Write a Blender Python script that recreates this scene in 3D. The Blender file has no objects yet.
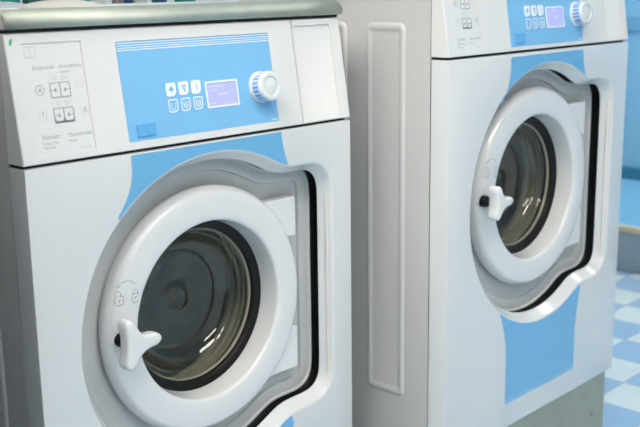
import bpy, bmesh, math, random
from mathutils import Vector, Matrix
random.seed(4)
sc = bpy.context.scene
C = sc.collection
PI = math.pi
FLOOR = -0.93           # world z=0 is the seam under the first machine's control panel
SL = 0.154              # slope of the control panels
SS, CS = math.sin(SL), math.cos(SL)

EMIT, EXPO = 15.6, 0.0
FIX = [(-1.35, -.45, .5, 1.6), (.25, -1.3, 1.1, .45), (-.72, -.35, .4, 1.4), (3.3, -.2, .6, 1.6), (-.1, -2.9, 1.4, .5)]
BOT = [(.258, .45, 'teal', .036, .03, .14, 'teal bottle partly behind the beige grey lid, leftmost in the row'),
       (.300, .44, 'deep', .034, .03, .16, 'dark teal bottle second from the left end of the row'),
       (.352, .47, 'navy', .046, .03, .15, 'broad navy bottle, the leftmost navy one in the row'),
       (.400, .44, 'teal', .032, .03, .13, 'small bright teal bottle right of the broad navy one'),
       (.438, .45, 'white', .036, .03, .14, 'milky white bottle left of the grey brown one', 'sky'),
       (.470, .42, 'brown', .020, .02, .12, 'slim grey brown bottle beside the milky white one'),
       (.503, .45, 'navy', .040, .03, .15, 'navy bottle in the middle of the row, right of the slim grey brown one'),
       (.545, .46, 'white', .034, .03, .14, 'white bottle between the two darkest blue bottles', 'sky'),
       (.573, .42, 'navy', .020, .02, .13, 'slim navy bottle just left of two teal bottles'),
       (.600, .46, 'teal', .028, .026, .13, 'narrow teal bottle, second teal from the right'),
       (.634, .42, 'teal', .042, .03, .15, 'broad green teal bottle at the right end of the row')]
LIDS = [(.185, .17, .064, .07, .0190, 'lidgrey', 'shallow beige grey domed lid just behind the rolled front edge'),
        (.175, .36, .062, .07, .0160, 'lidblue', 'bluish grey shallow lid behind the beige one')]
# ------------------------------------------------------------------ materials
def lin(c):
    return tuple((v/255/12.92 if v/255 <= .04045 else ((v/255+.055)/1.055)**2.4) for v in c)
def mat(name, rgb, rough=.4, metal=0., coat=0., noise=0., nscale=60., bump=0., emit=None, estr=0., spec=.5, stretch=None):
    m = bpy.data.materials.new(name); m.use_nodes = True
    nt = m.node_tree; b = nt.nodes['Principled BSDF']
    col = (*lin(rgb), 1)
    b.inputs['Base Color'].default_value = col
    b.inputs['Roughness'].default_value = rough
    b.inputs['Metallic'].default_value = metal
    b.inputs['Coat Weight'].default_value = coat
    b.inputs['Coat Roughness'].default_value = .08
    b.inputs['Specular IOR Level'].default_value = spec
    tc = nt.nodes.new('ShaderNodeTexCoord'); mp = nt.nodes.new('ShaderNodeMapping')
    nt.links.new(tc.outputs['Object'], mp.inputs['Vector'])
    if stretch: mp.inputs['Scale'].default_value = stretch
    n = nt.nodes.new('ShaderNodeTexNoise'); n.inputs['Scale'].default_value = nscale; n.inputs['Detail'].default_value = 4
    nt.links.new(mp.outputs['Vector'], n.inputs['Vector'])
    if noise:
        mx = nt.nodes.new('ShaderNodeMix'); mx.data_type = 'RGBA'
        mx.inputs['A'].default_value = tuple(v*(1-noise) for v in col[:3])+(1,)
        mx.inputs['B'].default_value = tuple(min(1, v*(1+noise)) for v in col[:3])+(1,)
        nt.links.new(n.outputs['Fac'], mx.inputs['Factor']); nt.links.new(mx.outputs['Result'], b.inputs['Base Color'])
    if bump:
        bp = nt.nodes.new('ShaderNodeBump'); bp.inputs['Strength'].default_value = bump; bp.inputs['Distance'].default_value = .002
        nt.links.new(n.outputs['Fac'], bp.inputs['Height']); nt.links.new(bp.outputs['Normal'], b.inputs['Normal'])
    if emit:
        b.inputs['Emission Color'].default_value = (*lin(emit), 1); b.inputs['Emission Strength'].default_value = estr
    return m

M = {}
M['white']  = mat('white enamel', (219, 224, 226), .2, coat=.45, noise=.01)
M['panel']  = mat('white plastic panel', (224, 227, 227), .42, noise=.008)
M['side']   = mat('light grey painted steel', (201, 203, 203), .42, noise=.012)
M['door']   = mat('white door plastic', (228, 231, 232), .22, coat=.5)
M['plate']  = mat('pale grey plastic', (196, 200, 201), .38)
M['trim']   = mat('warm white plastic', (226, 224, 220), .35)
M['blue']   = mat('sky blue enamel', (112, 182, 228), .3, coat=.3)
M['fascia'] = mat('sky blue foil', (127, 191, 236), .38)
M['portb']  = mat('mid blue plastic', (100, 176, 230), .35)
M['print']  = mat('grey print', (150, 158, 165), .6)
M['printlight'] = mat('light grey print', (196, 203, 206), .6)
M['stripe'] = mat('white print', (240, 246, 250), .4)
M['beige']  = mat('beige edge', (230, 216, 206), .5)
M['black']  = mat('black rubber', (13, 16, 17), .5, bump=.1, spec=.3)
M['dark']   = mat('dark void', (12, 13, 15), .7)
M['dial']   = mat('silver white plastic', (222, 229, 230), .25, coat=.3)
M['ribs']   = mat('blue ribbed plastic', (132, 170, 228), .2, coat=.4)
M['screen'] = mat('lilac backlit screen', (150, 158, 232), .3, emit=(168, 172, 250), estr=.55)
M['screentxt'] = mat('pale screen text', (176, 182, 242), .3, emit=(186, 190, 252), estr=.55)
M['green']  = mat('green sticker', (60, 170, 120), .5)
M['drum']   = mat('drum steel', (208, 203, 190), .36, metal=.55, noise=.15, nscale=30)
M['drumback'] = mat('drum back steel', (168, 176, 172), .42, metal=.5, noise=.2, nscale=18)
M['seal']   = mat('pale grey bellows', (158, 150, 134), .3, coat=.4)
M['grid']   = mat('holes', (8, 9, 9), .8)

def steel(name, rgb, rough, st, no=.12):
    m = mat(name, rgb, rough, metal=.85, noise=no, nscale=9, stretch=st)
    nt = m.node_tree; b = nt.nodes['Principled BSDF']
    tc = nt.nodes.new('ShaderNodeTexCoord'); mp = nt.nodes.new('ShaderNodeMapping'); mp.inputs['Scale'].default_value = (2, 400, 400)
    n = nt.nodes.new('ShaderNodeTexNoise'); n.inputs['Scale'].default_value = 3
    nt.links.new(tc.outputs['Object'], mp.inputs['Vector']); nt.links.new(mp.outputs['Vector'], n.inputs['Vector'])
    bp = nt.nodes.new('ShaderNodeBump'); bp.inputs['Strength'].default_value = .06; bp.inputs['Distance'].default_value = .001
    nt.links.new(n.outputs['Fac'], bp.inputs['Height']); nt.links.new(bp.outputs['Normal'], b.inputs['Normal'])
    return m
M['steel'] = steel('brushed steel top', (176, 186, 178), .6, (3, 3, 3))
M['plinth'] = steel('stained steel plinth', (176, 176, 160), .42, (1.6, 1.6, 2.2), .2)

def glassmat():
    m = bpy.data.materials.new('door glass'); m.use_nodes = True; nt = m.node_tree; nt.nodes.clear()
    out = nt.nodes.new('ShaderNodeOutputMaterial'); mx = nt.nodes.new('ShaderNodeMixShader')
    t = nt.nodes.new('ShaderNodeBsdfTransparent'); t.inputs['Color'].default_value = (.80, .86, .84, 1)
    g = nt.nodes.new('ShaderNodeBsdfGlossy'); g.inputs['Roughness'].default_value = .05; g.inputs['Color'].default_value = (1, 1, 1, 1)
    lw = nt.nodes.new('ShaderNodeLayerWeight'); lw.inputs['Blend'].default_value = .5
    p = nt.nodes.new('ShaderNodeMath'); p.operation = 'POWER'; p.inputs[1].default_value = 3.6; nt.links.new(lw.outputs['Facing'], p.inputs[0])
    q = nt.nodes.new('ShaderNodeMath'); q.operation = 'MULTIPLY_ADD'; q.inputs[1].default_value = .75; q.inputs[2].default_value = .06; nt.links.new(p.outputs[0], q.inputs[0])
    nt.links.new(q.outputs[0], mx.inputs[0]); nt.links.new(t.outputs[0], mx.inputs[1]); nt.links.new(g.outputs[0], mx.inputs[2])
    nt.links.new(mx.outputs[0], out.inputs[0]); return m
M['glass'] = glassmat()

# ------------------------------------------------------------------ mesh helpers
def link(name, bm, mats, parent=None, smooth=None, bevel=0, loc=(0, 0, 0), segs=2):
    bmesh.ops.recalc_face_normals(bm, faces=bm.faces) if smooth != 'keep' else None
    me = bpy.data.meshes.new(name); 
    if smooth:
        for f in bm.faces: f.smooth = True
    bm.to_mesh(me); bm.free()
    if not isinstance(mats, (list, tuple)): mats = [mats]
    for m in mats: me.materials.append(m)
    o = bpy.data.objects.new(name, me); C.objects.link(o); o.location = loc
    if parent: o.parent = parent
    if bevel:
        b = o.modifiers.new('bevel', 'BEVEL'); b.width = bevel; b.segments = segs; b.limit_method = 'ANGLE'; b.angle_limit = math.radians(35); b.harden_normals = False
    if smooth == 'angle':
        me.set_sharp_from_angle(angle=math.radians(38))
    return o
def box(bm, a, b, mi=0, mx=None):
    vs = [bm.verts.new((x, y, z)) for x in (a[0], b[0]) for y in (a[1], b[1]) for z in (a[2], b[2])]
    if mx:
        for v in vs: v.co = mx(v.co)
    for q in ((0, 1, 3, 2), (4, 6, 7, 5), (0, 4, 5, 1), (2, 3, 7, 6), (0, 2, 6, 4), (1, 5, 7, 3)):
        f = bm.faces.new([vs[i] for i in q]); f.material_index = mi
    return vs
def loft(bm, loops, mi=0, cap0=False, cap1=False, closed=True):
    rows = [[bm.verts.new(p) for p in L] for L in loops]
    n = len(rows[0])
    for k, (A, B) in enumerate(zip(rows, rows[1:])):
        for i in range(n if closed else n-1):
            f = bm.faces.new((A[i], A[(i+1) % n], B[(i+1) % n], B[i])); f.material_index = mi[k] if isinstance(mi, list) else mi
    if cap0: bm.faces.new(rows[0]).material_index = mi[0] if isinstance(mi, list) else mi
    if cap1: bm.faces.new(rows[-1]).material_index = mi[-1] if isinstance(mi, list) else mi
    return rows
def circ(cx, cz, r, y, n=96):
    return [(cx+r*math.cos(2*PI*i/n), y, cz+r*math.sin(2*PI*i/n)) for i in range(n)]
def lathe(bm, cx, cz, prof, n=96, mi=0, cap1=False, cap0=False):
    return loft(bm, [circ(cx, cz, r, y, n) for r, y in prof], mi, cap0=cap0, cap1=cap1)
def fill(bm, loops, mi=0):
    es = []
    for L in loops:
        vs = [bm.verts.new(p) for p in L]
        es += [bm.edges.new((vs[i], vs[(i+1) % len(vs)])) for i in range(len(vs))]
    r = bmesh.ops.triangle_fill(bm, edges=es, use_beauty=True)
    for g in r['geom']:
        if isinstance(g, bmesh.types.BMFace): g.material_index = mi
def rrect(x0, x1, z0, z1, r, n=6):
    rs = r if isinstance(r, (list, tuple)) else (r,)*4   # bl, br, tr, tl
    out = []
    for (cx, cz, a0, rr) in ((x0, z0, PI, rs[0]), (x1, z0, 1.5*PI, rs[1]), (x1, z1, 0, rs[2]), (x0, z1, .5*PI, rs[3])):
        sx = 1 if cx == x0 else -1; sz = 1 if cz == z0 else -1
        for k in range(n+1):
            a = a0+k/n*.5*PI
            out.append((cx+sx*rr+rr*math.cos(a), cz+sz*rr+rr*math.sin(a)))
    return out
def pan(x, s, n=0.):                       # a point on the sloped control panel
    return (x, s*SS-n*CS, s*CS+n*SS)
def inset(P, d):                           # inset a closed 2-D loop (ccw) by d
    n = len(P); out = []
    for i in range(n):
        a, b = P[i-1], P[(i+1) % n]
        tx, tz = b[0]-a[0], b[1]-a[1]; l = math.hypot(tx, tz) or 1
        out.append((P[i][0]-tz/l*d, P[i][1]+tx/l*d))
    return out
def resample(P, n):
    L = [0]
    for i in range(len(P)): L.append(L[-1]+math.dist(P[i], P[(i+1) % len(P)]))
    T = L[-1]; out = []; j = 0
    for k in range(n):
        t = k*T/n
        while L[j+1] < t: j += 1
        u = (t-L[j])/max(1e-9, L[j+1]-L[j]); a, b = P[j], P[(j+1) % len(P)]
        out.append((a[0]+(b[0]-a[0])*u, a[1]+(b[1]-a[1])*u))
    return out
def smoothloop(P, it):
    for _ in range(it):
        n = len(P); P = [((P[i-1][0]+2*P[i][0]+P[(i+1) % n][0])/4, (P[i-1][1]+2*P[i][1]+P[(i+1) % n][1])/4) for i in range(n)]
    return P
def recess_outline(cx, cz, R=.272, xr=.612, h=.226, cr=.052, N=240):
    dx = math.sqrt(R*R-h*h); a0 = math.atan2(h, dx)
    P = [(cx+R*math.cos(a), cz+R*math.sin(a)) for a in [a0+(2*PI-2*a0)*k/160 for k in range(161)]]
    # the hinge lobe on the right, from the lower waist round to the upper one
    zt, zb = cz+h, cz-h
    P += [(xr-cr+cr*math.cos(a), zb+cr+cr*math.sin(a)) for a in [-PI/2+PI/2*k/10 for k in range(11)]]
    P += [(xr-cr+cr*math.cos(a), zt-cr+cr*math.sin(a)) for a in [PI/2*k/10 for k in range(11)]]
    return smoothloop(resample(P, N), 10)
def tube(bm, pts, r, n=6, mi=0, up=(0, 1, 0)):
    loops = []
    for i, p in enumerate(pts):
        p = Vector(p); t = (Vector(pts[min(i+1, len(pts)-1)])-Vector(pts[max(i-1, 0)])).normalized()
        u = t.cross(Vector(up)).normalized(); w = u.cross(t)
        loops.append([tuple(p+u*r*math.cos(2*PI*k/n)+w*r*math.sin(2*PI*k/n)) for k in range(n)])
    loft(bm, loops, mi, cap0=True, cap1=True)
def text_into(bm, s, size, fn, mi=0, extr=.0, align='LEFT'):
    cu = bpy.data.curves.new('t', 'FONT'); cu.body = s; cu.size = size; cu.align_x = align; cu.resolution_u = 3
    o = bpy.data.objects.new('t', cu); C.objects.link(o)
    dg = bpy.context.evaluated_depsgraph_get(); me = bpy.data.meshes.new_from_object(o.evaluated_get(dg))
    b2 = bmesh.new(); b2.from_mesh(me); mp = {}
    for v in b2.verts: mp[v] = bm.verts.new(fn(v.co.x, v.co.y))
    for f in b2.faces:
        try: bm.faces.new([mp[v] for v in f.verts]).material_index = mi
        except ValueError: pass
    b2.free(); bpy.data.objects.remove(o); bpy.data.curves.remove(cu); bpy.data.meshes.remove(me)
def stroke(bm, pts, w, fn, mi=0, closed=False):          # a flat printed line in panel coordinates
    n = len(pts); L = []; R = []
    for i, p in enumerate(pts):
        a = pts[i-1] if (i or closed) else p; b = pts[(i+1) % n] if (i < n-1 or closed) else p
        tx, tz = b[0]-a[0], b[1]-a[1]; l = math.hypot(tx, tz) or 1
        L.append(bm.verts.new(fn(p[0]-tz/l*w/2, p[1]+tx/l*w/2))); R.append(bm.verts.new(fn(p[0]+tz/l*w/2, p[1]-tx/l*w/2)))
    for i in range(n if closed else n-1):
        j = (i+1) % n; bm.faces.new((L[i], L[j], R[j], R[i])).material_index = mi
def tag(o, label=None, cat=None, group=None, kind=None):
    if label: o['label'] = label
    if cat: o['category'] = cat
    if group: o['group'] = group
    if kind: o['kind'] = kind
    return o
def empty(name, loc):
    o = bpy.data.objects.new(name, None); C.objects.link(o); o.location = loc; o.empty_display_size = .1; return o

LOCKS = [(.1572, -.2250), (.1862, -.2262)]
HANDLE = (.1552, -.2892)
PORT = (.2092, .0297)
DIAL = (.4508, .0735)
BUTTONS = [(.2652+.0247*i, .0848-.0248*j) for j in range(2) for i in range(3)]
BDX = 0
# ------------------------------------------------------------------ the washing machine
def washer(loc, seam, label, W, x0, blue, info, flap, lower, bottom=.769, depth=.545, bolt=False, sticker=False, cx=.342, cz=-.289, ocz=-.290, gap=0., hnd=HANDLE, hs=1., ush=0.):
    """loc: floor point below the front left corner; x0: where the cabinet's left edge is relative to the door features"""
    root = empty('washing_machine', (loc[0], loc[1], FLOOR))
    tag(root, label, 'washing machine', 'front-loading washing machines')
    X0, X1 = x0, x0+W
    off = (0, 0, seam)
    def P(name, bm, mats, smooth=None, bevel=0, parent=root, segs=2):
        return link(name, bm, mats, parent, smooth, bevel, off if parent is root else (0, 0, 0), segs)
    out = recess_outline(cx-.003, ocz)
    # front panel with the shaped opening and its rolled edge
    bm = bmesh.new()
    zt, zb = -.0025+gap, -bottom; e = .0022
    fill(bm, [[(X0+e, 0, zb+e), (X1-e, 0, zb+e), (X1-e, 0, zt-e), (X0+e, 0, zt-e)], [(x, 0, z) for x, z in out]])
    rect = lambda i, y: [(X0+i, y, zb+i), (X1-i, y, zb+i), (X1-i, y, zt-i), (X0+i, y, zt-i)]
    loft(bm, [rect(e, 0), rect(.0007, .0007), rect(0, e), rect(0, .040)])
    bmesh.ops.remove_doubles(bm, verts=bm.verts, dist=1e-5)
    loft(bm, [[(x, y, z) for x, z in inset(out, d)] for d, y in ((0, 0), (.0012, .0002), (.0028, .0012), (.0045, .0035), (.0085, .0100), (.0130, .0165), (.0158, .0205), (.0172, .0228), (.0172, .0245), (.0155, .0255), (.010, .026))])
    fp = P('front_panel', bm, M['white'], 'angle')
    # inner carcass, a dark box behind panels and gaps
    bm = bmesh.new()
    loops = [rect(.004, .038), rect(.004, depth-.01)]
    fill(bm, [rect(.004, .0385), [(x, .0385, z) for x, z in inset(out, .0005)]])
    loft(bm, [rect(.004, .0385), rect(.004, depth-.01)], cap1=True)
    box(bm, (X0+.004, .012, -.006), (X1-.004, .035, .006))
    box(bm, (X0+.004, .036, .0), (X1-.004, depth-.01, .176))
    P('carcass', bm, M['dark'])
    # side panels with pressed ribs
    for sgn in (-1, 1):
        bm = bmesh.new(); xs = X0 if sgn < 0 else X1
        a, b = (xs, xs+.004) if sgn < 0 else (xs-.004, xs)
        box(bm, (a, .0425, -bottom), (b, depth, .182))
        y = .100
        while y+.10 < depth:
            def L(i, h): return [(xs+sgn*h, yy, zz) for yy, zz in rrect(y+i, y+.094-i, -.662+i*1.2, .066-i*1.2, max(.002, .013-i*.7), 6)]
            loft(bm, [L(0, -.0002), L(.0020, .0022), L(.0042, .0034), L(.0085, .0034), L(.0110, .0022), L(.0140, .0005), L(.016, .0003)], cap1=True)
            y += .143
        P('side_panel', bm, M['side'], 'angle')
    bm = bmesh.new(); box(bm, (X0, depth, -bottom), (X1, depth+.004, .182)); P('back_panel', bm, M['side'])
    # blue decoration above and below the door, following the recess edge
    bm = bmesh.new(); y = -.0004
    def top_arc(xa, xb):   # points on the recess outline between two x, upper side, left to right
        pts = [p for p in out if p[1] > cz and xa-.001 <= p[0] <= xb+.001]; return sorted(pts)
    n = 30; la = Vector((blue[2], -.0045)); 
    left = [(blue[2]-.03*max(0, (t-.28)/.72)**1.8, -.0045-(.089)*t) for t in [k/12 for k in range(13)]]
    right = [(blue[3]+.017*(t)**1.6, -.0045-.064*t) for t in [k/8 for k in range(9)]]
    arc = top_arc(left[-1][0], right[-1][0])
    fill(bm, [[(x, y, z) for x, z in left+arc+right[::-1]]], 0)
    d = P('decoration', bm, M['blue']); d['label'] = 'sky blue painted field above the door'
    bm = bmesh.new()
    lb, rb, bz = lower
    leftl = [(lb-.026*max(0, (t-.5)/.5)**1.7, bz+(.195)*t) for t in [k/14 for k in range(15)]]
    rightl = [(rb+.016*max(0, (t-.45)/.55)**1.6, bz+(.178)*t) for t in [k/14 for k in range(15)]]
    lowarc = [p for p in out if p[1] < cz]
    def cut(side):          # keep the part of the edge outside the recess
        res = []
        for p in side:
            if p[1] > -.45 or math.hypot(p[0]-cx, p[1]-cz) < .2725: break
            res.append(p)
        return res
    leftl, rightl = cut(leftl), cut(rightl)
    arc = sorted(p for p in lowarc if leftl[-1][0] <= p[0] <= rightl[-1][0])
    fill(bm, [[(x, y, z) for x, z in leftl+arc+rightl[::-1]]], 0)
    fill(bm, [[(lb, y, bz), (rb, y, bz), (rb, y, bz-.008), (lb, y, bz-.008)]], 1)
    d = P('decoration', bm, [M['blue'], M['stripebl']]); d['label'] = 'sky blue painted field below the door'
    # raised slim strip on the rolled edge
    bm = bmesh.new(); st = [(x, z) for x, z in rrect(.6005, .6035, cz-.19, cz+.16, .0014, 4)]
    loft(bm, [[(x, .0085-(x-.602)*1.1, z) for x, z in st], [(x, .0070-(x-.602)*1.1, z) for x, z in inset(st, .0004)]], cap1=True)
    P('edge_strip', bm, M['trim'])
    # black seal in the gap, then the pale plate around the door
    bm = bmesh.new(); lp = lambda d, y: [(x, y, z) for x, z in inset(out, d)]
    loft(bm, [lp(.012, .0262), lp(.006, .028), lp(.004, .034), lp(.003, .044), lp(.005, .054), lp(.018, .056)])
    P('recess_seal', bm, M['black'], True)
    bm = bmesh.new()
    I = inset(out, .05)
    def rad(r, y): return [(cx+r*math.cos(a), y, cz+r*math.sin(a)) for a in [math.atan2(z-cz, x-cx) for x, z in I]]
    loft(bm, [lp(.0125, .058), lp(.0125, .0485), lp(.0132, .0472), lp(.0155, .0468), lp(.0172, .0480), lp(.0185, .0510), lp(.036, .0515), lp(.0380, .0525), lp(.0395, .0575), lp(.046, .0580), rad(.195, .0590), rad(.165, .062), rad(.1505, .075), rad(.1505, .1)])
    P('door_surround', bm, M['plate'], 'angle')
    # door ring
    bm = bmesh.new()
    lathe(bm, cx, cz, [(.196, .060), (.2045, .057), (.2075, .050), (.2088, .044), (.2082, .0385), (.2055, .0325), (.2015, .0275), (.1995, .0257), (.196, .0247), (.188, .0237), (.176, .0230), (.166, .0232), (.1590, .0240), (.1545, .0252), (.1522, .0270), (.1510, .0305), (.1488, .052), (.1468, .068), (.143, .070)], 128)
    door = P('door', bm, M['door'], 'angle')
    bm = bmesh.new()
    lathe(bm, cx, cz, [(.1475, .066), (.1458, .0640), (.1400, .0650), (.1345, .0672), (.1322, .0695), (.1310, .074), (.1308, .080), (.1345, .09)], 96)
    P('door_gasket', bm, M['black'], 'angle', parent=door)
    bm = bmesh.new()
    lathe(bm, cx, cz, [(.1320, .078), (.1290, .078), (.1262, .0795), (.1255, .084), (.1235, .086), (.1225, .092), (.1195, .094), (.1175, .101), (.1130, .107), (.1060, .114), (.0960, .120), (.0880, .1225), (.0860, .1215), (.080, .1225), (.04, .125), (.024, .125), (.022, .1238), (.018, .1238), (.016, .125), (.0005, .1255)], 96, cap1=True)
    P('door_glass', bm, M['glass'], 'angle', parent=door)
    bm = bmesh.new()
    lathe(bm, cx, cz, [(.1318, .0755), (.1308, .0748), (.1300, .0755), (.1296, .079), (.1290, .0805)], 96)
    P('glass_rim', bm, M['seal'], True, parent=door)
    # hinges
    for a, b in ((cz+.088, cz+.160), (cz-.160, cz-.080)):
        bm = bmesh.new()
        zs = [a+(b-a)*q/10 for q in range(11)]
        poly = [(cx+math.sqrt(.188**2-(z-cz)**2), z) for z in zs][::-1]+[(cx+.2065, a), (cx+.2065, b)]
        loft(bm, [[(x, .0330, z) for x, z in poly], [(x, .0575, z) for x, z in poly]], cap0=True, cap1=True)
        P('hinge', bm, M['door'], bevel=.0035, parent=door, segs=3)
    # lock pictograms embossed on the ring
    bm = bmesh.new()
    def ringy(x, z):
        r = math.hypot(x-cx, z-cz); pr = [(.1590, .0240), (.166, .0232), (.176, .0230), (.188, .0237), (.196, .0247), (.2010, .0272)]
        for (r0, y0), (r1, y1) in zip(pr, pr[1:]):
            if r0 <= r <= r1: return y0+(y1-y0)*(r-r0)/(r1-r0)
        return .0258 if r < .17 else .0272
    fr = lambda x, z: (x, ringy(x, z)-.0006, z)
    def pad(px, pz, op):
        stroke(bm, rrect(px-.0068, px+.0068, pz-.010, pz+.004, .0035, 3), .0014, fr, 0, True)
        sh = [(px+.0045*math.cos(t)+(-.002 if op else 0), pz+.006+.0045*math.sin(t)+(.0015 if op else 0)) for t in [PI*k/8 for k in range(9)]]
        sh = [(sh[0][0], pz+.003)]+sh+([] if op else [(sh[-1][0], pz+.003)])
        stroke(bm, sh, .0011, fr); stroke(bm, [(px, pz-.001), (px, pz-.006)], .0012, fr); stroke(bm, [(px-.003, pz-.0035), (px+.003, pz-.001)], .0009, fr)
    pad(*LOCKS[0], True); pad(*LOCKS[1], False)
    ax, az = (LOCKS[0][0]+LOCKS[1][0])/2, LOCKS[0][1]+.012
    ar = [(ax+.0145*math.cos(t), az+.0125*math.sin(t)+.001) for t in [PI*.88-PI*.74*k/12 for k in range(13)]]
    stroke(bm, ar, .0011, fr); 
    for q, s_ in ((ar[0], -1), (ar[-1], 1)): stroke(bm, [(q[0]-.003, q[1]+.0032), q, (q[0]+.0036, q[1]+.0012)], .0011, fr)
    P('lock_symbols', bm, M['printlock'], parent=door)
    # three-lobed handle on a black spindle
    hx, hz = hnd; hy = -.0085
    bm = bmesh.new(); lathe(bm, hx, hz, [(.0115, .026), (.0115, .018), (.0095, .016), (.0095, -.004), (.008, -.010)], 24, cap1=True)
    P('spindle', bm, M['black'], True, parent=door)
    tri = []
    for k in range(72):
        a = 2*PI*k/72; best = .0190
        for ang, R, w in ((math.radians(109), .0460, .0120), (math.radians(2), .0490, .0115), (math.radians(245), .0420, .0120)):
            da = abs((a-ang+PI) % (2*PI)-PI)
            if da < PI/2:
                # capsule towards the lobe: distance from centre at which the ray leaves it
                l = R-w; s_ = math.sin(da); c_ = math.cos(da)
                if l*s_ <= w: best = max(best, l*c_+math.sqrt(w*w-(l*s_)**2))
                elif s_ > 0: best = max(best, w/s_*.96)
        tri.append([hs*best*math.cos(a), hs*best*math.sin(a)])
    tri = resample([tuple(p) for p in tri], 72); tri = smoothloop(tri, 9)
    bm = bmesh.new()
    def tl(sc_, y, ins): return [(hx+x*sc_, y, hz+z*sc_) for x, z in inset(tri, ins)]
    loft(bm, [tl(1, hy+.012, .0045), tl(1, hy+.0095, .0012), tl(1, hy+.005, 0), tl(1, hy-.0075, .0004), tl(1, hy-.0100, .0013), tl(1, hy-.0116, .0034), tl(1, hy-.0120, .0048), tl(.55, hy-.0124, .0052), tl(.12, hy-.0122, .006)], cap0=True, cap1=True)
    P('door_handle', bm, M['door'], True, parent=door)
    # drum
    bm = bmesh.new()
    lathe(bm, cx, cz, [(.1500, .096), (.1500, .100), (.1435, .104), (.1440, .110), (.1520, .113), (.1520, .119), (.1450, .122), (.1455, .129), (.1540, .132), (.1540, .138), (.1480, .141), (.1490, .150), (.1560, .154), (.176, .16)], 64, mi=1)
    lathe(bm, cx, cz, [(.172, .158), (.235, .175), (.24, .20), (.24, .46), (.232, .48)], 64, mi=0)
    lathe(bm, cx, cz, [(.232, .48), (.19, .484), (.17, .476), (.10, .47), (.09, .478), (.0005, .48)], 64, mi=2)
    for q in range(3):      # lifters
        a = 2*PI*q/3+.6
        def up(v, a=a): return Vector((cx+math.cos(a)*v.z-math.sin(a)*v.x, v.y, cz+math.sin(a)*v.z+math.cos(a)*v.x))
        box(bm, (-.02, .2, .19), (.02, .46, .24), 0, up)
    dr = P('drum', bm, [M['drum'], M['seal'], M['drumback']], 'angle')
    bm = bmesh.new(); lathe(bm, cx, cz, [(.058, .478), (.056, .470), (.045, .465), (.030, .466), (.026, .462), (.0005, .46)], 48)
    P('drum_hub', bm, M['drum'], True, parent=dr)
    # ---------------- control housing
    TOP = .181
    (ix0, ix1, is0, is1) = info; (bx0, bx1) = blue[:2]; bs0, bs1 = .0146, .1606
    def housing(xa, xb, holes):
        bm = bmesh.new(); e = .0015; s0 = .0028+gap
        outer = [(xa+e, s0+e), (xb-e, s0+e), (xb-e, TOP-e), (xa+e, TOP-e)]
        hl = [rrect(*h[:4], h[5], 4) for h in holes]
        fill(bm, [[pan(x, s) for x, s in outer]]+[[pan(x, s) for x, s in L] for L in hl])
        ex = [(xa, s0), (xb, s0), (xb, TOP), (xa, TOP)]
        loft(bm, [[pan(x, s) for x, s in outer], [pan(x, s, -e) for x, s in ex], [(x, .041, s*CS) for x, s in ex]])
        for h, L in zip(holes, hl):
            dt, db = h[4]
            low = [pan(x, s, -(db+(dt-db)*(s-h[2])/(h[3]-h[2]))) for x, s in inset(L, .0006)]
            loft(bm, [[pan(x, s) for x, s in L], low], cap1=True)
        bmesh.ops.remove_doubles(bm, verts=bm.verts, dist=1e-6)
        return bm
    ft = housing(X0, flap-.0008, [(ix0, ix1, is0, is1, (.0016, .0006), .0012), (bx0-.0008, bx1+.0008, bs0-.0008, bs1+.0008, (.0016, .001), .001)])
    P('control_housing', ft, M['panel'], 'angle')
    ft = housing(flap+.0008, X1, [(flap+.003, X1-.0265, .0085, .1700, (.0030, .0004), .001)])
    P('dispenser_cover', ft, M['panel'], 'angle')
    bm = bmesh.new()
    bw = .0008
    for xx in (X1-.0267, flap+.0036):
        bm = bmesh.new(); stroke(bm, [(xx, .010), (xx, .168)], bw, lambda x, s: pan(x, s, .0003))
        P('cover_edge_line', bm, M['beige'])
    # printed programme card on the left
    bm = bmesh.new(); g = lambda x, s: pan(x, s, -(.0006+.001*(s-is0)/(is1-is0))+.00015)
    fw = ix1-ix0; u = lambda x: ix0+x*fw; k = fw/.095
    def T(s, x, y, size, mi=1): text_into(bm, s, size*k, lambda a, b: g(u(x)+a, y+b), mi)
    T('Sköljmedel', .13, .1300-.166+is1, .0080); T('Huvudtvätt', .575, .1300-.166+is1, .0080); T('Flytande', .585, .1235-.166+is1, .0048)
    T('Förtvätt', .12, .0350, .0085); T('Pulver eller', .12, .0275, .0055); T('flytande', .13, .0215, .0055)
    T('Huvudtvätt', .56, .0350, .0085); T('Pulver', .56, .0275, .0055)
    for q in range(5): stroke(bm, [(u(.74)+q*.0036*k, is0+.0050), (u(.74)+(q*.0036+.0026)*k, is0+.0050)], .0013, g, 0)
    bk = [(u(.045)+x*k, .1605+z*k+is1-.166) for x, z in ((0, 0), (0, -.011), (.006, -.012), (.008, -.011), (.010, -.012), (.016, -.011), (.016, 0), (.012, .0015), (.008, 0), (.004, .0015))]
    stroke(bm, bk, .0010, g, 0, True); stroke(bm, [bk[8], bk[3]], .0009, g, 0); stroke(bm, [(bk[1][0]-.001, bk[1][1]-.003), (bk[5][0]+.001, bk[5][1]-.003)], .0012, g, 0)
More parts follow.
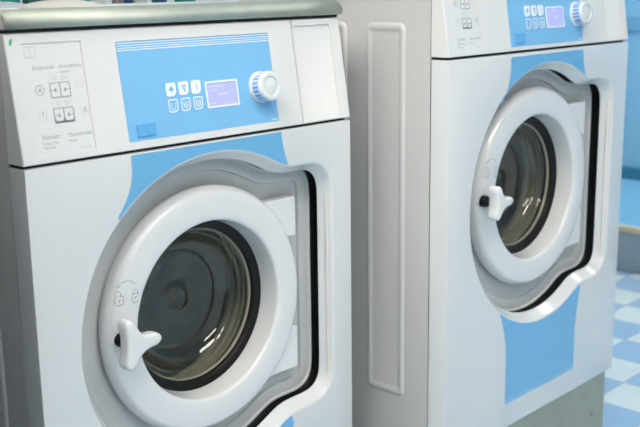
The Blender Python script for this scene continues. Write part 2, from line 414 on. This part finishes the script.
    def tray(y0, rounded):
        a, b = u(.375), u(.705); h = .0200*k
        stroke(bm, rrect(a, b, y0, y0+h, .0005, 1), .0015, g, 1, True)
        m_ = (a+b)/2; stroke(bm, [(m_, y0), (m_, y0+h)], .0017, g, 1)
        for s_ in (-1, 1):
            q = a+.003 if s_ < 0 else b-.003; q2 = q-s_*.005
            stroke(bm, [(q+s_*.0045, y0+h*.5), (q2, y0+h*.5)], .0009, g, 1); stroke(bm, [(q2, y0+h*.62), (q2, y0+h*.38)], .003, g, 1)
        if rounded:
            for xx, s_ in ((a, 1), (m_, -1), (m_, 1), (b, -1)):
                v = [bm.verts.new(g(*p)) for p in ((xx, y0), (xx+s_*.008, y0), (xx+s_*.0025, y0+.003), (xx, y0+.010))]; bm.faces.new(v).material_index = 1
            stroke(bm, [(a, y0+.001), (b, y0+.001)], .003, g, 1)
        t = rrect(a+.001, b-.001, y0+h, y0+h+.0140*k, (0.0001, .0001, .004, .004), 4); stroke(bm, t, .0007, g, 0, True)
        for xx in (.28, .72):
            c_ = (a+(b-a)*xx, y0+h+.0068*k)
            stroke(bm, [(c_[0]+.0028*math.cos(t), c_[1]+.0028*math.sin(t)) for t in [2*PI*i/10 for i in range(10)]], .0012, g, 0, True)
    dz = is1-.166
    tray(.0905+dz, False); tray(.0555+dz*.5, True)
    fl = (u(.20), .1020+dz)     # flower symbol
    for i in range(6):
        a = PI/3*i; stroke(bm, [(fl[0]+.0045*math.cos(a)+.0028*math.cos(t), fl[1]+.0045*math.sin(a)+.0028*math.sin(t)) for t in [a-1.5+3*j/6 for j in range(7)]], .0008, g, 1)
        stroke(bm, [fl, (fl[0]+.004*math.cos(a), fl[1]+.004*math.sin(a))], .0007, g, 1)
    cl = (u(.88), .1045+dz); stroke(bm, [(cl[0]-.0065, cl[1]-.006), (cl[0]-.007, cl[1]+.001), (cl[0]-.003, cl[1]+.004), (cl[0]+.002, cl[1]+.0045), (cl[0]+.0068, cl[1]+.001), (cl[0]+.006, cl[1]-.003), (cl[0]+.001, cl[1]-.003), (cl[0]-.002, cl[1]), (cl[0]-.004, cl[1]-.003)], .0009, g, 0)
    for cxx, nb in ((.19, 1), (.91, 2)):
        c_ = (u(cxx), .0690+dz*.5)
        stroke(bm, [(c_[0]-.0065, c_[1]+.005), (c_[0]-.005, c_[1]-.007), (c_[0]+.005, c_[1]-.007), (c_[0]+.0065, c_[1]+.005)], .0009, g, 0)
        for j in range(nb): 
            xx = c_[0]+(j-(nb-1)/2)*.003; stroke(bm, [(xx, c_[1]-.003), (xx, c_[1]+.005)], .0011, g, 1)
    P('programme_card', bm, [M['printlight'], M['print']])
    bm = bmesh.new()
    stroke(bm, [(ix1-.0004, is0+.002), (ix1-.0004, is1-.003)], .0010, lambda x, s: pan(x, s, .0003)); P('card_edge_line', bm, M['beige'])
    if sticker:
        bm = bmesh.new(); v = [bm.verts.new(pan(*p, .0004)) for p in ((.0055, .1640), (.0098, .1655), (.0125, .1745), (.0075, .1720))]; bm.faces.new(v); P('sticker', bm, M['green'])
    # blue fascia with white pin stripes
    bm = bmesh.new(); g2 = lambda x, s: pan(x, s, -.0003)
    L = rrect(bx0, bx1, bs0, bs1, .0008, 3); loft(bm, [[pan(x, s, -.0012) for x, s in L], [g2(x, s) for x, s in L]], cap1=True)
    for q, w in ((.0020, .0010), (.0056, .0010), (.0090, .0010), (.0122, .0014)):
        stroke(bm, [(bx0+.0005, bs1-q), (bx1-.0005, bs1-q)], w, lambda x, s: pan(x, s, -.00005), 1)
    for q in range(5): stroke(bm, [(bx1-.0165+q*.0030, bs0+.0035), (bx1-.0145+q*.0030, bs0+.0035)], .0022, lambda x, s: pan(x, s, -.00005), 1)
    fa = P('control_fascia', bm, [M['fascia'], M['stripe']])
    # service flap
    sx, sz_ = PORT; sx += blue[0]-.1765
    bm = bmesh.new()
    for (w, h, n0, n1, dx) in ((.0180, .0095, -.0004, .0022, 0), (.0068, .0066, .0020, .0030, .0050)):
        L = rrect(sx-w+dx, sx+w*.95+dx, sz_-h, sz_+h, .0012, 3)
        loft(bm, [[pan(x, s, n0) for x, s in L], [pan(x, s, n1) for x, s in inset(L, .0006)]], cap1=True)
    P('service_flap', bm, M['portb'], parent=fa)
    # buttons
    for i, (px, ps) in enumerate(BUTTONS):
        ps += ush
        bm = bmesh.new(); w, h = .0095, .0104
        L = rrect(px-w, px+w, ps-h, ps+h, (.0035, .008, .0025, .0035), 4)
        if i < 3:
            loft(bm, [[pan(x, s, -.0003) for x, s in L], [pan(x, s, .0008) for x, s in inset(L, .0004)]], 1, cap1=True)
            gg = lambda x, s: pan(x, s, .0011)
            if i == 0:
                for ddx, ddz, r in ((-.0025, 0, .0022), (.0025, 0, .0022), (0, .0025, .0024)):
                    v = [bm.verts.new(gg(px+ddx+r*math.cos(t), ps+ddz+r*math.sin(t))) for t in [2*PI*j/10 for j in range(10)]]; bm.faces.new(v)
                stroke(bm, [(px, ps), (px, ps-.007)], .0011, gg)
            elif i == 1:
                stroke(bm, [(px-.005, ps+.004), (px+.005, ps+.004)], .0022, gg); stroke(bm, [(px-.002, ps+.002), (px+.001, ps-.004)], .0025, gg); stroke(bm, [(px+.002, ps+.002), (px+.002, ps-.001)], .002, gg)
                stroke(bm, [(px-.001, ps-.0045), (px+.003, ps-.0045)], .0018, gg)
            else:
                stroke(bm, [(px-.001, ps-.006), (px+.0015, ps-.001), (px-.0005, ps+.003)], .001, gg); stroke(bm, [(px+.0015, ps-.001), (px+.003, ps-.006)], .001, gg)
                stroke(bm, [(px-.003, ps), (px-.0005, ps+.003), (px+.003, ps+.001)], .001, gg); stroke(bm, [(px, ps+.005), (px, ps+.007)], .002, gg)
        else:
            loft(bm, [[pan(x, s, -.0003) for x, s in L], [pan(x, s, .0006) for x, s in inset(L, .0003)]], 0, cap1=True)
            gg = lambda x, s: pan(x, s, .0009)
            stroke(bm, inset(L, .0012), .0019, gg, 1, True)
            U = [(px-.0042, ps+.0045), (px-.0042, ps-.002), (px-.002, ps-.0055), (px+.002, ps-.0055), (px+.0042, ps-.002), (px+.0042, ps+.0045)]
            stroke(bm, U, .0011, gg, 1)
            if i == 3: pass
            elif i == 4:
                stroke(bm, [(px, ps-.003), (px, ps+.005)], .0011, gg, 1); stroke(bm, [(px-.0035, ps+.001), (px, ps-.0035), (px+.0035, ps+.001)], .0010, gg, 1)
            else:
                stroke(bm, [(px-.003, ps-.004), (px+.0035, ps+.005)], .0012, gg, 1); stroke(bm, [(px-.004, ps+.001), (px, ps+.006)], .001, gg, 1); stroke(bm, [(px, ps-.005), (px+.004, ps)], .001, gg, 1)
        P('button', bm, [M['fascia'], M['stripe']], parent=fa)
    # display
    x0d, x1d, s0d, s1d = .3325, .4005, .0490+ush, .0912+ush
    bm = bmesh.new(); L = rrect(x0d, x1d, s0d, s1d, .0025, 4)
    loft(bm, [[pan(x, s, -.0003) for x, s in L], [pan(x, s, .0007) for x, s in inset(L, .0003)], [pan(x, s, .0007) for x, s in inset(L, .0030)], [pan(x, s, -.0003) for x, s in inset(L, .0031)]], 0)
    loft(bm, [[pan(x, s, -.00025) for x, s in inset(L, .0028)], [pan(x, s, -.0001) for x, s in inset(L, .0031)]], 1, cap1=True)
    g3 = lambda x, s: pan(x, s, .0001)
    for (a, b, s_, w) in ((.340, .372, .083, .0028), (.342, .356, .0765, .0022), (.358, .376, .070, .004), (.338, .350, .0565, .0028)):
        x_ = a; s_ += ush
        while x_ < b: stroke(bm, [(x_, s_), (x_+.0022, s_)], w, g3, 2); x_ += .0034
    stroke(bm, [(x1d-.0036, s0d+.0035), (x1d-.0036, s1d-.0035)], .0010, g3, 3); stroke(bm, [(x0d+.0035, s1d-.0036), (x1d-.0036, s1d-.0036)], .0010, g3, 3)  # bezel's inner shadow painted as grey lines along the top and right
    P('display', bm, [M['stripe'], M['screen'], M['screentxt'], M['print']], parent=fa)
    # dial
    kx, ks = DIAL[0], DIAL[1]+ush
    def dl(prof, n, mi=0, cap1=False, rib=0):
        L = []
        for r, h in prof:
            L.append([pan(kx+(r*(1+(rib if (i//2) % 2 else 0)))*math.cos(2*PI*i/n), ks+(r*(1+(rib if (i//2) % 2 else 0)))*math.sin(2*PI*i/n), h) for i in range(n)])
        return loft(bm, L, mi, cap1=cap1)
    bm = bmesh.new()
    dl([(.0262, -.0002), (.0262, .002), (.0250, .0045), (.0220, .005)], 72)
    dl([(.0210, .018), (.0238, .0185), (.0246, .0205), (.0242, .0240), (.0226, .0262), (.0180, .0272), (.0152, .0262), (.0145, .0238), (.0134, .0246), (.0115, .0256), (.0004, .0258)], 72, cap1=True)
    for t in range(8):
        a = 2*PI*t/8; q = (kx+.0100*math.cos(a), ks+.0100*math.sin(a)); v = [bm.verts.new(pan(q[0]+.0009*math.cos(b), q[1]+.0009*math.sin(b), .02595)) for b in [PI/3*j for j in range(6)]]; bm.faces.new(v).material_index = 1
    dial = P('dial', bm, [M['dial'], M['printlight']], 'angle', parent=fa)
    bm = bmesh.new()
    n = 120; L = []
    for h, r in ((.004, .0228), (.0182, .0224)):
        L.append([pan(kx+r*(1.0+(.035 if (i//2) % 2 else 0))*math.cos(2*PI*i/n), ks+r*(1.0+(.035 if (i//2) % 2 else 0))*math.sin(2*PI*i/n), h) for i in range(n)])
    rows = loft(bm, L, 0)
    for i, f in enumerate(bm.faces): f.material_index = 1 if (i//2) % 3 == 1 else 0
    rc = link('dial_grip', bm, [M['ribs'], M['dial']], fa)
    # steel top cover: rolled nose, flat back, folded ends
    bm = bmesh.new()
    prof = [(.034, .1835), (.0230, .1838), (.0205, .1860), (.0195, .1900), (.0200, .1945), (.0225, .1995), (.0270, .2040), (.0335, .2075), (.0420, .2095), (.0500, .2100), (.0560, .2092), (.0600, .2060), (.0640, .2015), (.0700, .2000), (.30, .2000), (depth+.004, .2000), (depth+.008, .197), (depth+.008, .1835)]
    xa, xb = X0-.0015, X1+.003
    rows = []
    for x in (xa, xb):
        rows.append([(x, y, z) for y, z in prof])
    loft(bm, [rows[0], rows[1]], closed=False)
    bm2 = P('top_cover', bm, M['steel'], 'angle')
    so = bm2.modifiers.new('solid', 'SOLIDIFY'); so.thickness = .0016; so.offset = -1
    for x, s_ in ((xa, 1), (xb, -1)):
        bm = bmesh.new(); ins = [(x+s_*.0018, max(y+.001, .0215), max(.184, z-.0016)) for y, z in prof]
        v = [bm.verts.new((x+s_*.0006, y, z)) for y, z in prof]; w = [bm.verts.new((x+s_*.004, y, z)) for y, z in prof]
        for i in range(len(prof)):
            j = (i+1) % len(prof); bm.faces.new((v[i], v[j], w[j], w[i]))
        bm.faces.new(v); bm.faces.new(w[::-1])
        o = P('end_cap', bm, M['trim'])
        o.scale = (1, 1, 1)
    bm = bmesh.new(); box(bm, (X0+.001, .030, .1795), (X1-.001, depth, .1845)); P('cover_gap', bm, M['dark'])
    # plinth
    bm = bmesh.new(); pb = FLOOR_OFF(seam)
    box(bm, (X0+.004, .014, pb), (X1-.004, depth-.01, -bottom-.0065)); pl = P('plinth', bm, M['plinth'], bevel=.002)
    for (px, pz) in ((X0+.064, -bottom-.0995), (X1-.064, -bottom-.0995)):
        bm = bmesh.new(); lathe(bm, px, pz, [(.0066, .014), (.0066, .010), (.004, .0082), (.0002, .008)], 16, cap1=True)
        P('bolt', bm, M['plinth'], 'angle', parent=pl)
    return root
def FLOOR_OFF(seam): return -seam
M['stripebl'] = mat('pale blue stripe', (140, 190, 226), .35)
M['printlock'] = mat('grey embossing', (160, 166, 166), .5)

washer((0, 0), .93, 'white front-loading washing machine nearest the camera, bottles on its steel top, fully seen control panel',
       .66, 0, (.1768, .4822, .1757, .4850), (.0235, .1182, .0130, .1663), .5405, (.190, .485, -.711), sticker=True)
washer((.775, -.135), 1.0297, 'white front-loading washing machine farther right, raised on a stained steel plinth beside the tiled floor',
       .6695, -.002, (.1982, .4690, .1950, .4672), (.0191, .1020, .0162, .1663), .5698, (.2048, .4802, -.709), cz=-.2825, ocz=-.2925, gap=.004, hnd=(.1475, -.2800), hs=.86, ush=-.0038)

# ------------------------------------------------------------------ the room
X0R, X1R, Y0R, Y1R, ZC = -1.9, 4.45, -4.2, 1.6, 1.75
def checker():
    m = bpy.data.materials.new('checkered tiles'); m.use_nodes = True; nt = m.node_tree; b = nt.nodes['Principled BSDF']
    N = nt.nodes.new; K = nt.links.new
    g = N('ShaderNodeNewGeometry'); mp = N('ShaderNodeMapping'); mp.inputs['Location'].default_value = (-1.974/.172, -.093/.172, 0); mp.inputs['Scale'].default_value = (1/.172, 1/.172, 1/.172)
    K(g.outputs['Position'], mp.inputs['Vector'])
    sx = N('ShaderNodeSeparateXYZ'); K(mp.outputs['Vector'], sx.inputs[0])
    def mth(op, a, b_=None):
        n = N('ShaderNodeMath'); n.operation = op
        for i, v in enumerate((a, b_)):
            if v is None: continue
            if isinstance(v, (int, float)): n.inputs[i].default_value = v
            else: K(v, n.inputs[i])
        return n.outputs[0]
    fx, fy = mth('FLOOR', sx.outputs[0]), mth('FLOOR', sx.outputs[1])
    par = mth('PINGPONG', mth('ADD', fx, fy), 1.0)
    edge = mth('MINIMUM', mth('PINGPONG', sx.outputs[0], .5), mth('PINGPONG', sx.outputs[1], .5))
    grout = mth('LESS_THAN', edge, .009)
    nz = N('ShaderNodeTexNoise'); nz.inputs['Scale'].default_value = 3.0; K(g.outputs['Position'], nz.inputs['Vector'])
    mx = N('ShaderNodeMix'); mx.data_type = 'RGBA'; mx.inputs['A'].default_value = (*lin((222, 238, 244)), 1); mx.inputs['B'].default_value = (*lin((158, 196, 232)), 1); K(par, mx.inputs['Factor'])
    m2 = N('ShaderNodeMix'); m2.data_type = 'RGBA'; m2.blend_type = 'MULTIPLY'; m2.inputs['Factor'].default_value = .18; K(mx.outputs['Result'], m2.inputs['A']); K(nz.outputs['Fac'], m2.inputs['B'])
    m3 = N('ShaderNodeMix'); m3.data_type = 'RGBA'; m3.inputs['B'].default_value = (*lin((140, 165, 185)), 1); K(m2.outputs['Result'], m3.inputs['A']); K(grout, m3.inputs['Factor'])
    K(m3.outputs['Result'], b.inputs['Base Color']); b.inputs['Roughness'].default_value = .28; b.inputs['Coat Weight'].default_value = .2
    return m
def wall(name, a, b, m):
    bm = bmesh.new(); box(bm, a, b); o = link(name, bm, m); o['kind'] = 'structure'; return o
wm = mat('pale wall paint', (214, 220, 222), .7, noise=.02); bw = mat('blue wall paint', (138, 202, 240), .45, noise=.02)
gw = mat('blue grey wall paint', (112, 124, 130), .7, noise=.03); cm = mat('ceiling paint', (226, 228, 228), .8)
wall('floor', (X0R, Y0R, FLOOR-.05), (X1R, Y1R, FLOOR), checker())
wall('ceiling', (X0R, Y0R, ZC), (X1R, Y1R, ZC+.05), cm)
wall('wall_back', (X0R, Y1R, FLOOR), (X1R, Y1R+.05, ZC), wm)
wall('wall_right', (X1R, Y0R, FLOOR), (X1R+.05, Y1R, ZC), bw)
wall('wall_left', (X0R-.05, Y0R, FLOOR), (X0R, Y1R, ZC), gw)
wall('wall_front', (X0R, Y0R-.05, FLOOR), (X1R, Y0R, ZC), wm)
wall('trim_1', (X1R-.02, Y0R, -.03), (X1R, Y1R, .038), mat('darker blue strip', (118, 182, 224), .5))  # trim_1: thin strip, slightly darker blue than the wall
wall('trim_2', (X1R-.02, Y0R, FLOOR), (X1R, Y1R, -.763), mat('teal skirting', (58, 132, 168), .4))

# low bench along the right wall
be = empty('bench', (3.06, -.6, FLOOR)); tag(be, 'low grey bench with a beige edge and glossy blue top by the blue wall', 'bench')
bm = bmesh.new(); box(bm, (.02, -1.8, 0), (.92, 2.19, .165)); link('base', bm, mat('grey blue base', (148, 168, 182), .5), be)
bm = bmesh.new(); box(bm, (0, -1.82, .166), (.03, 2.192, .190)); link('edge', bm, mat('beige edging', (206, 196, 166), .5), be, bevel=.004)
bm = bmesh.new(); box(bm, (.031, -1.8, .166), (.94, 2.19, .188)); link('top', bm, mat('glossy blue top', (120, 186, 228), .14, coat=.6, noise=.18, nscale=2.2, stretch=(1, 5, 1)), be)

# dark cabinet added out of view, left of the near machine, to shade its side
cb = empty('shade_cabinet', (-.57, .1, FLOOR)); tag(cb, 'tall dark steel drying cabinet standing left of the near washing machine', 'cabinet')
dk = mat('dark grey steel', (70, 78, 82), .35, metal=.3)
bm = bmesh.new(); box(bm, (-.33, -.34, .05), (.33, .42, 1.55)); link('body', bm, dk, cb, bevel=.006)
bm = bmesh.new(); box(bm, (-.315, -.36, .08), (.315, -.3405, 1.52)); dd = link('door', bm, dk, cb, bevel=.004)
bm = bmesh.new(); tube(bm, [(.26, -.361, .7), (.26, -.39, .7), (.26, -.39, .95), (.26, -.361, .95)], .007, 8, up=(1, 0, 0)); link('handle', bm, M['steel'], dd, True)
for fx in (-.28, .28):
    for fy in (-.3, .37):
        bm = bmesh.new(); lathe_z = [[(fx+r*math.cos(a), fy+r*math.sin(a), z) for a in [2*PI*i/16 for i in range(16)]] for r, z in ((.022, 0), (.022, .012), (.012, .016), (.012, .051))]
        loft(bm, lathe_z, cap0=True, cap1=True); link('foot', bm, M['black'], cb)

# bottles and lids on the near machine's steel top (its flat top is at z = .2)
ZT = .2003
cols = dict(teal=mat('teal plastic', (20, 128, 124), .35), navy=mat('navy plastic', (52, 78, 128), .35), deep=mat('dark teal plastic', (10, 78, 84), .35), white=mat('milky plastic', (206, 212, 214), .4),
            sky=mat('light blue plastic', (120, 170, 212), .35), brown=mat('grey brown plastic', (126, 120, 120), .45), cap=mat('white cap plastic', (225, 228, 230), .4))
def bottle(x, y, col, w, d, h, label, cap='cap'):
    r = empty('bottle', (x, y, ZT)); tag(r, label, 'bottle', 'small bottles on the steel top')
    bm = bmesh.new(); L = lambda i, z: [(a, b, z) for a, b in rrect(-w/2+i, w/2-i, -d/2+i, d/2-i, max(.001, min(w, d)*.36-i), 5)]
    loft(bm, [L(.002, 0), L(0, .003), L(0, h*.68), L(.003, h*.78), L(min(w, d)*.28, h*.86), L(min(w, d)*.3, h*.9)], cap0=True, cap1=True)
    link('body', bm, cols[col], r, 'angle')
    bm = bmesh.new(); R = min(w, d)*.27
    loft(bm, [[(R*math.cos(a), R*math.sin(a), z) for a in [2*PI*i/20 for i in range(20)]] for z in (h*.9, h*.99)], cap0=True, cap1=True)
    loft(bm, [[(R*.85*math.cos(a), R*.85*math.sin(a), z) for a in [2*PI*i/20 for i in range(20)]] for z in (h*.99, h)], cap1=True)
    link('cap', bm, cols[cap], r, 'angle')
    bm = bmesh.new(); box(bm, (-w*.36, -d/2-.0006, h*.2), (w*.36, -d/2-.0001, h*.6)); link('paper_label', bm, cols['white' if col != 'white' else 'sky'], r)
for b in BOT: bottle(*b)
ty = empty('tray', (.50, .384, ZT)); tag(ty, 'thin pale blue tray strip lying in front of the small bottles', 'tray')
bm = bmesh.new(); box(bm, (-.155, -.008, 0), (.155, .008, .0035)); link('base', bm, mat('pale blue plastic', (176, 204, 226), .4), ty)
bm = bmesh.new(); box(bm, (-.155, -.0095, 0), (.155, -.0081, .006)); link('rim', bm, mat('white blue plastic', (214, 226, 236), .4), ty)
def lid(x, y, rx, ry, h, m, label):
    r = empty('container_lid', (x, y, ZT)); tag(r, label, 'lid', 'shallow lids on the steel top')
    bm = bmesh.new(); n = 64
    E = lambda s, z: [(rx*s*math.cos(a), ry*s*math.sin(a), z) for a in [2*PI*i/n for i in range(n)]]
    loft(bm, [E(.97, 0)]+[E(math.cos(t), .004+(h-.004)*math.sin(t)) for t in [PI/2*k/12*.98 for k in range(13)]], cap0=True, cap1=True)
    link('dome', bm, m, r, 'angle')
    bm = bmesh.new(); loft(bm, [E(.99, 0), E(1.03, 0), E(1.035, .002), E(1.02, .0045), E(1.0, .005)]); link('rim', bm, M['trim'], r, 'angle')
LM = dict(lidgrey=mat('beige grey plastic', (188, 188, 184), .4), lidblue=mat('blue grey plastic', (160, 172, 184), .4))
for l in LIDS: lid(*l[:5], LM[l[5]], l[6])

# ------------------------------------------------------------------ lights: ceiling fittings
em = mat('lit diffuser', (250, 252, 255), .5, emit=(255, 243, 231), estr=EMIT)
hs = mat('fitting housing', (225, 228, 230), .5)
for i, (x, y, lx, ly) in enumerate(FIX):
    r = empty('ceiling_light', (x, y, ZC)); tag(r, 'long white ceiling light fitting %s' % ('beside the left wall', 'between the camera and the two machines', 'above the added shading cabinet', 'near the blue wall', 'at the far front of the room')[i], 'ceiling light', 'ceiling light fittings')
    bm = bmesh.new(); box(bm, (-lx/2-.02, -ly/2-.02, -.05), (lx/2+.02, ly/2+.02, -.0005)); link('housing', bm, hs, r, bevel=.004)
    bm = bmesh.new(); box(bm, (-lx/2, -ly/2, -.062), (lx/2, ly/2, -.051)); link('diffuser', bm, em, r)

# ------------------------------------------------------------------ camera
cd = bpy.data.cameras.new('camera'); cam = bpy.data.objects.new('camera', cd); C.objects.link(cam)
cam.location = (-.7152196, -1.22458907, .23950413); cam.rotation_euler = (1.34944098, .01363236, -.8151984)
cd.sensor_width = 36; cd.lens = 1026.94/640*36; cd.clip_start = .01
cd.dof.use_dof = True; cd.dof.focus_distance = 1.66; cd.dof.aperture_fstop = 6.0
sc.camera = cam
w = bpy.data.worlds.new('world'); sc.world = w; w.use_nodes = True
w.node_tree.nodes['Background'].inputs[0].default_value = (.5, .6, .7, 1); w.node_tree.nodes['Background'].inputs[1].default_value = .3
sc.view_settings.view_transform = 'Standard'; sc.view_settings.look = 'None'; sc.view_settings.gamma = 1; sc.view_settings.exposure = EXPO
sc.view_settings.use_curve_mapping = False
sc.cycles.use_denoising = True; sc.cycles.max_bounces = 12; sc.cycles.transparent_max_bounces = 16; sc.cycles.sample_clamp_indirect = 6
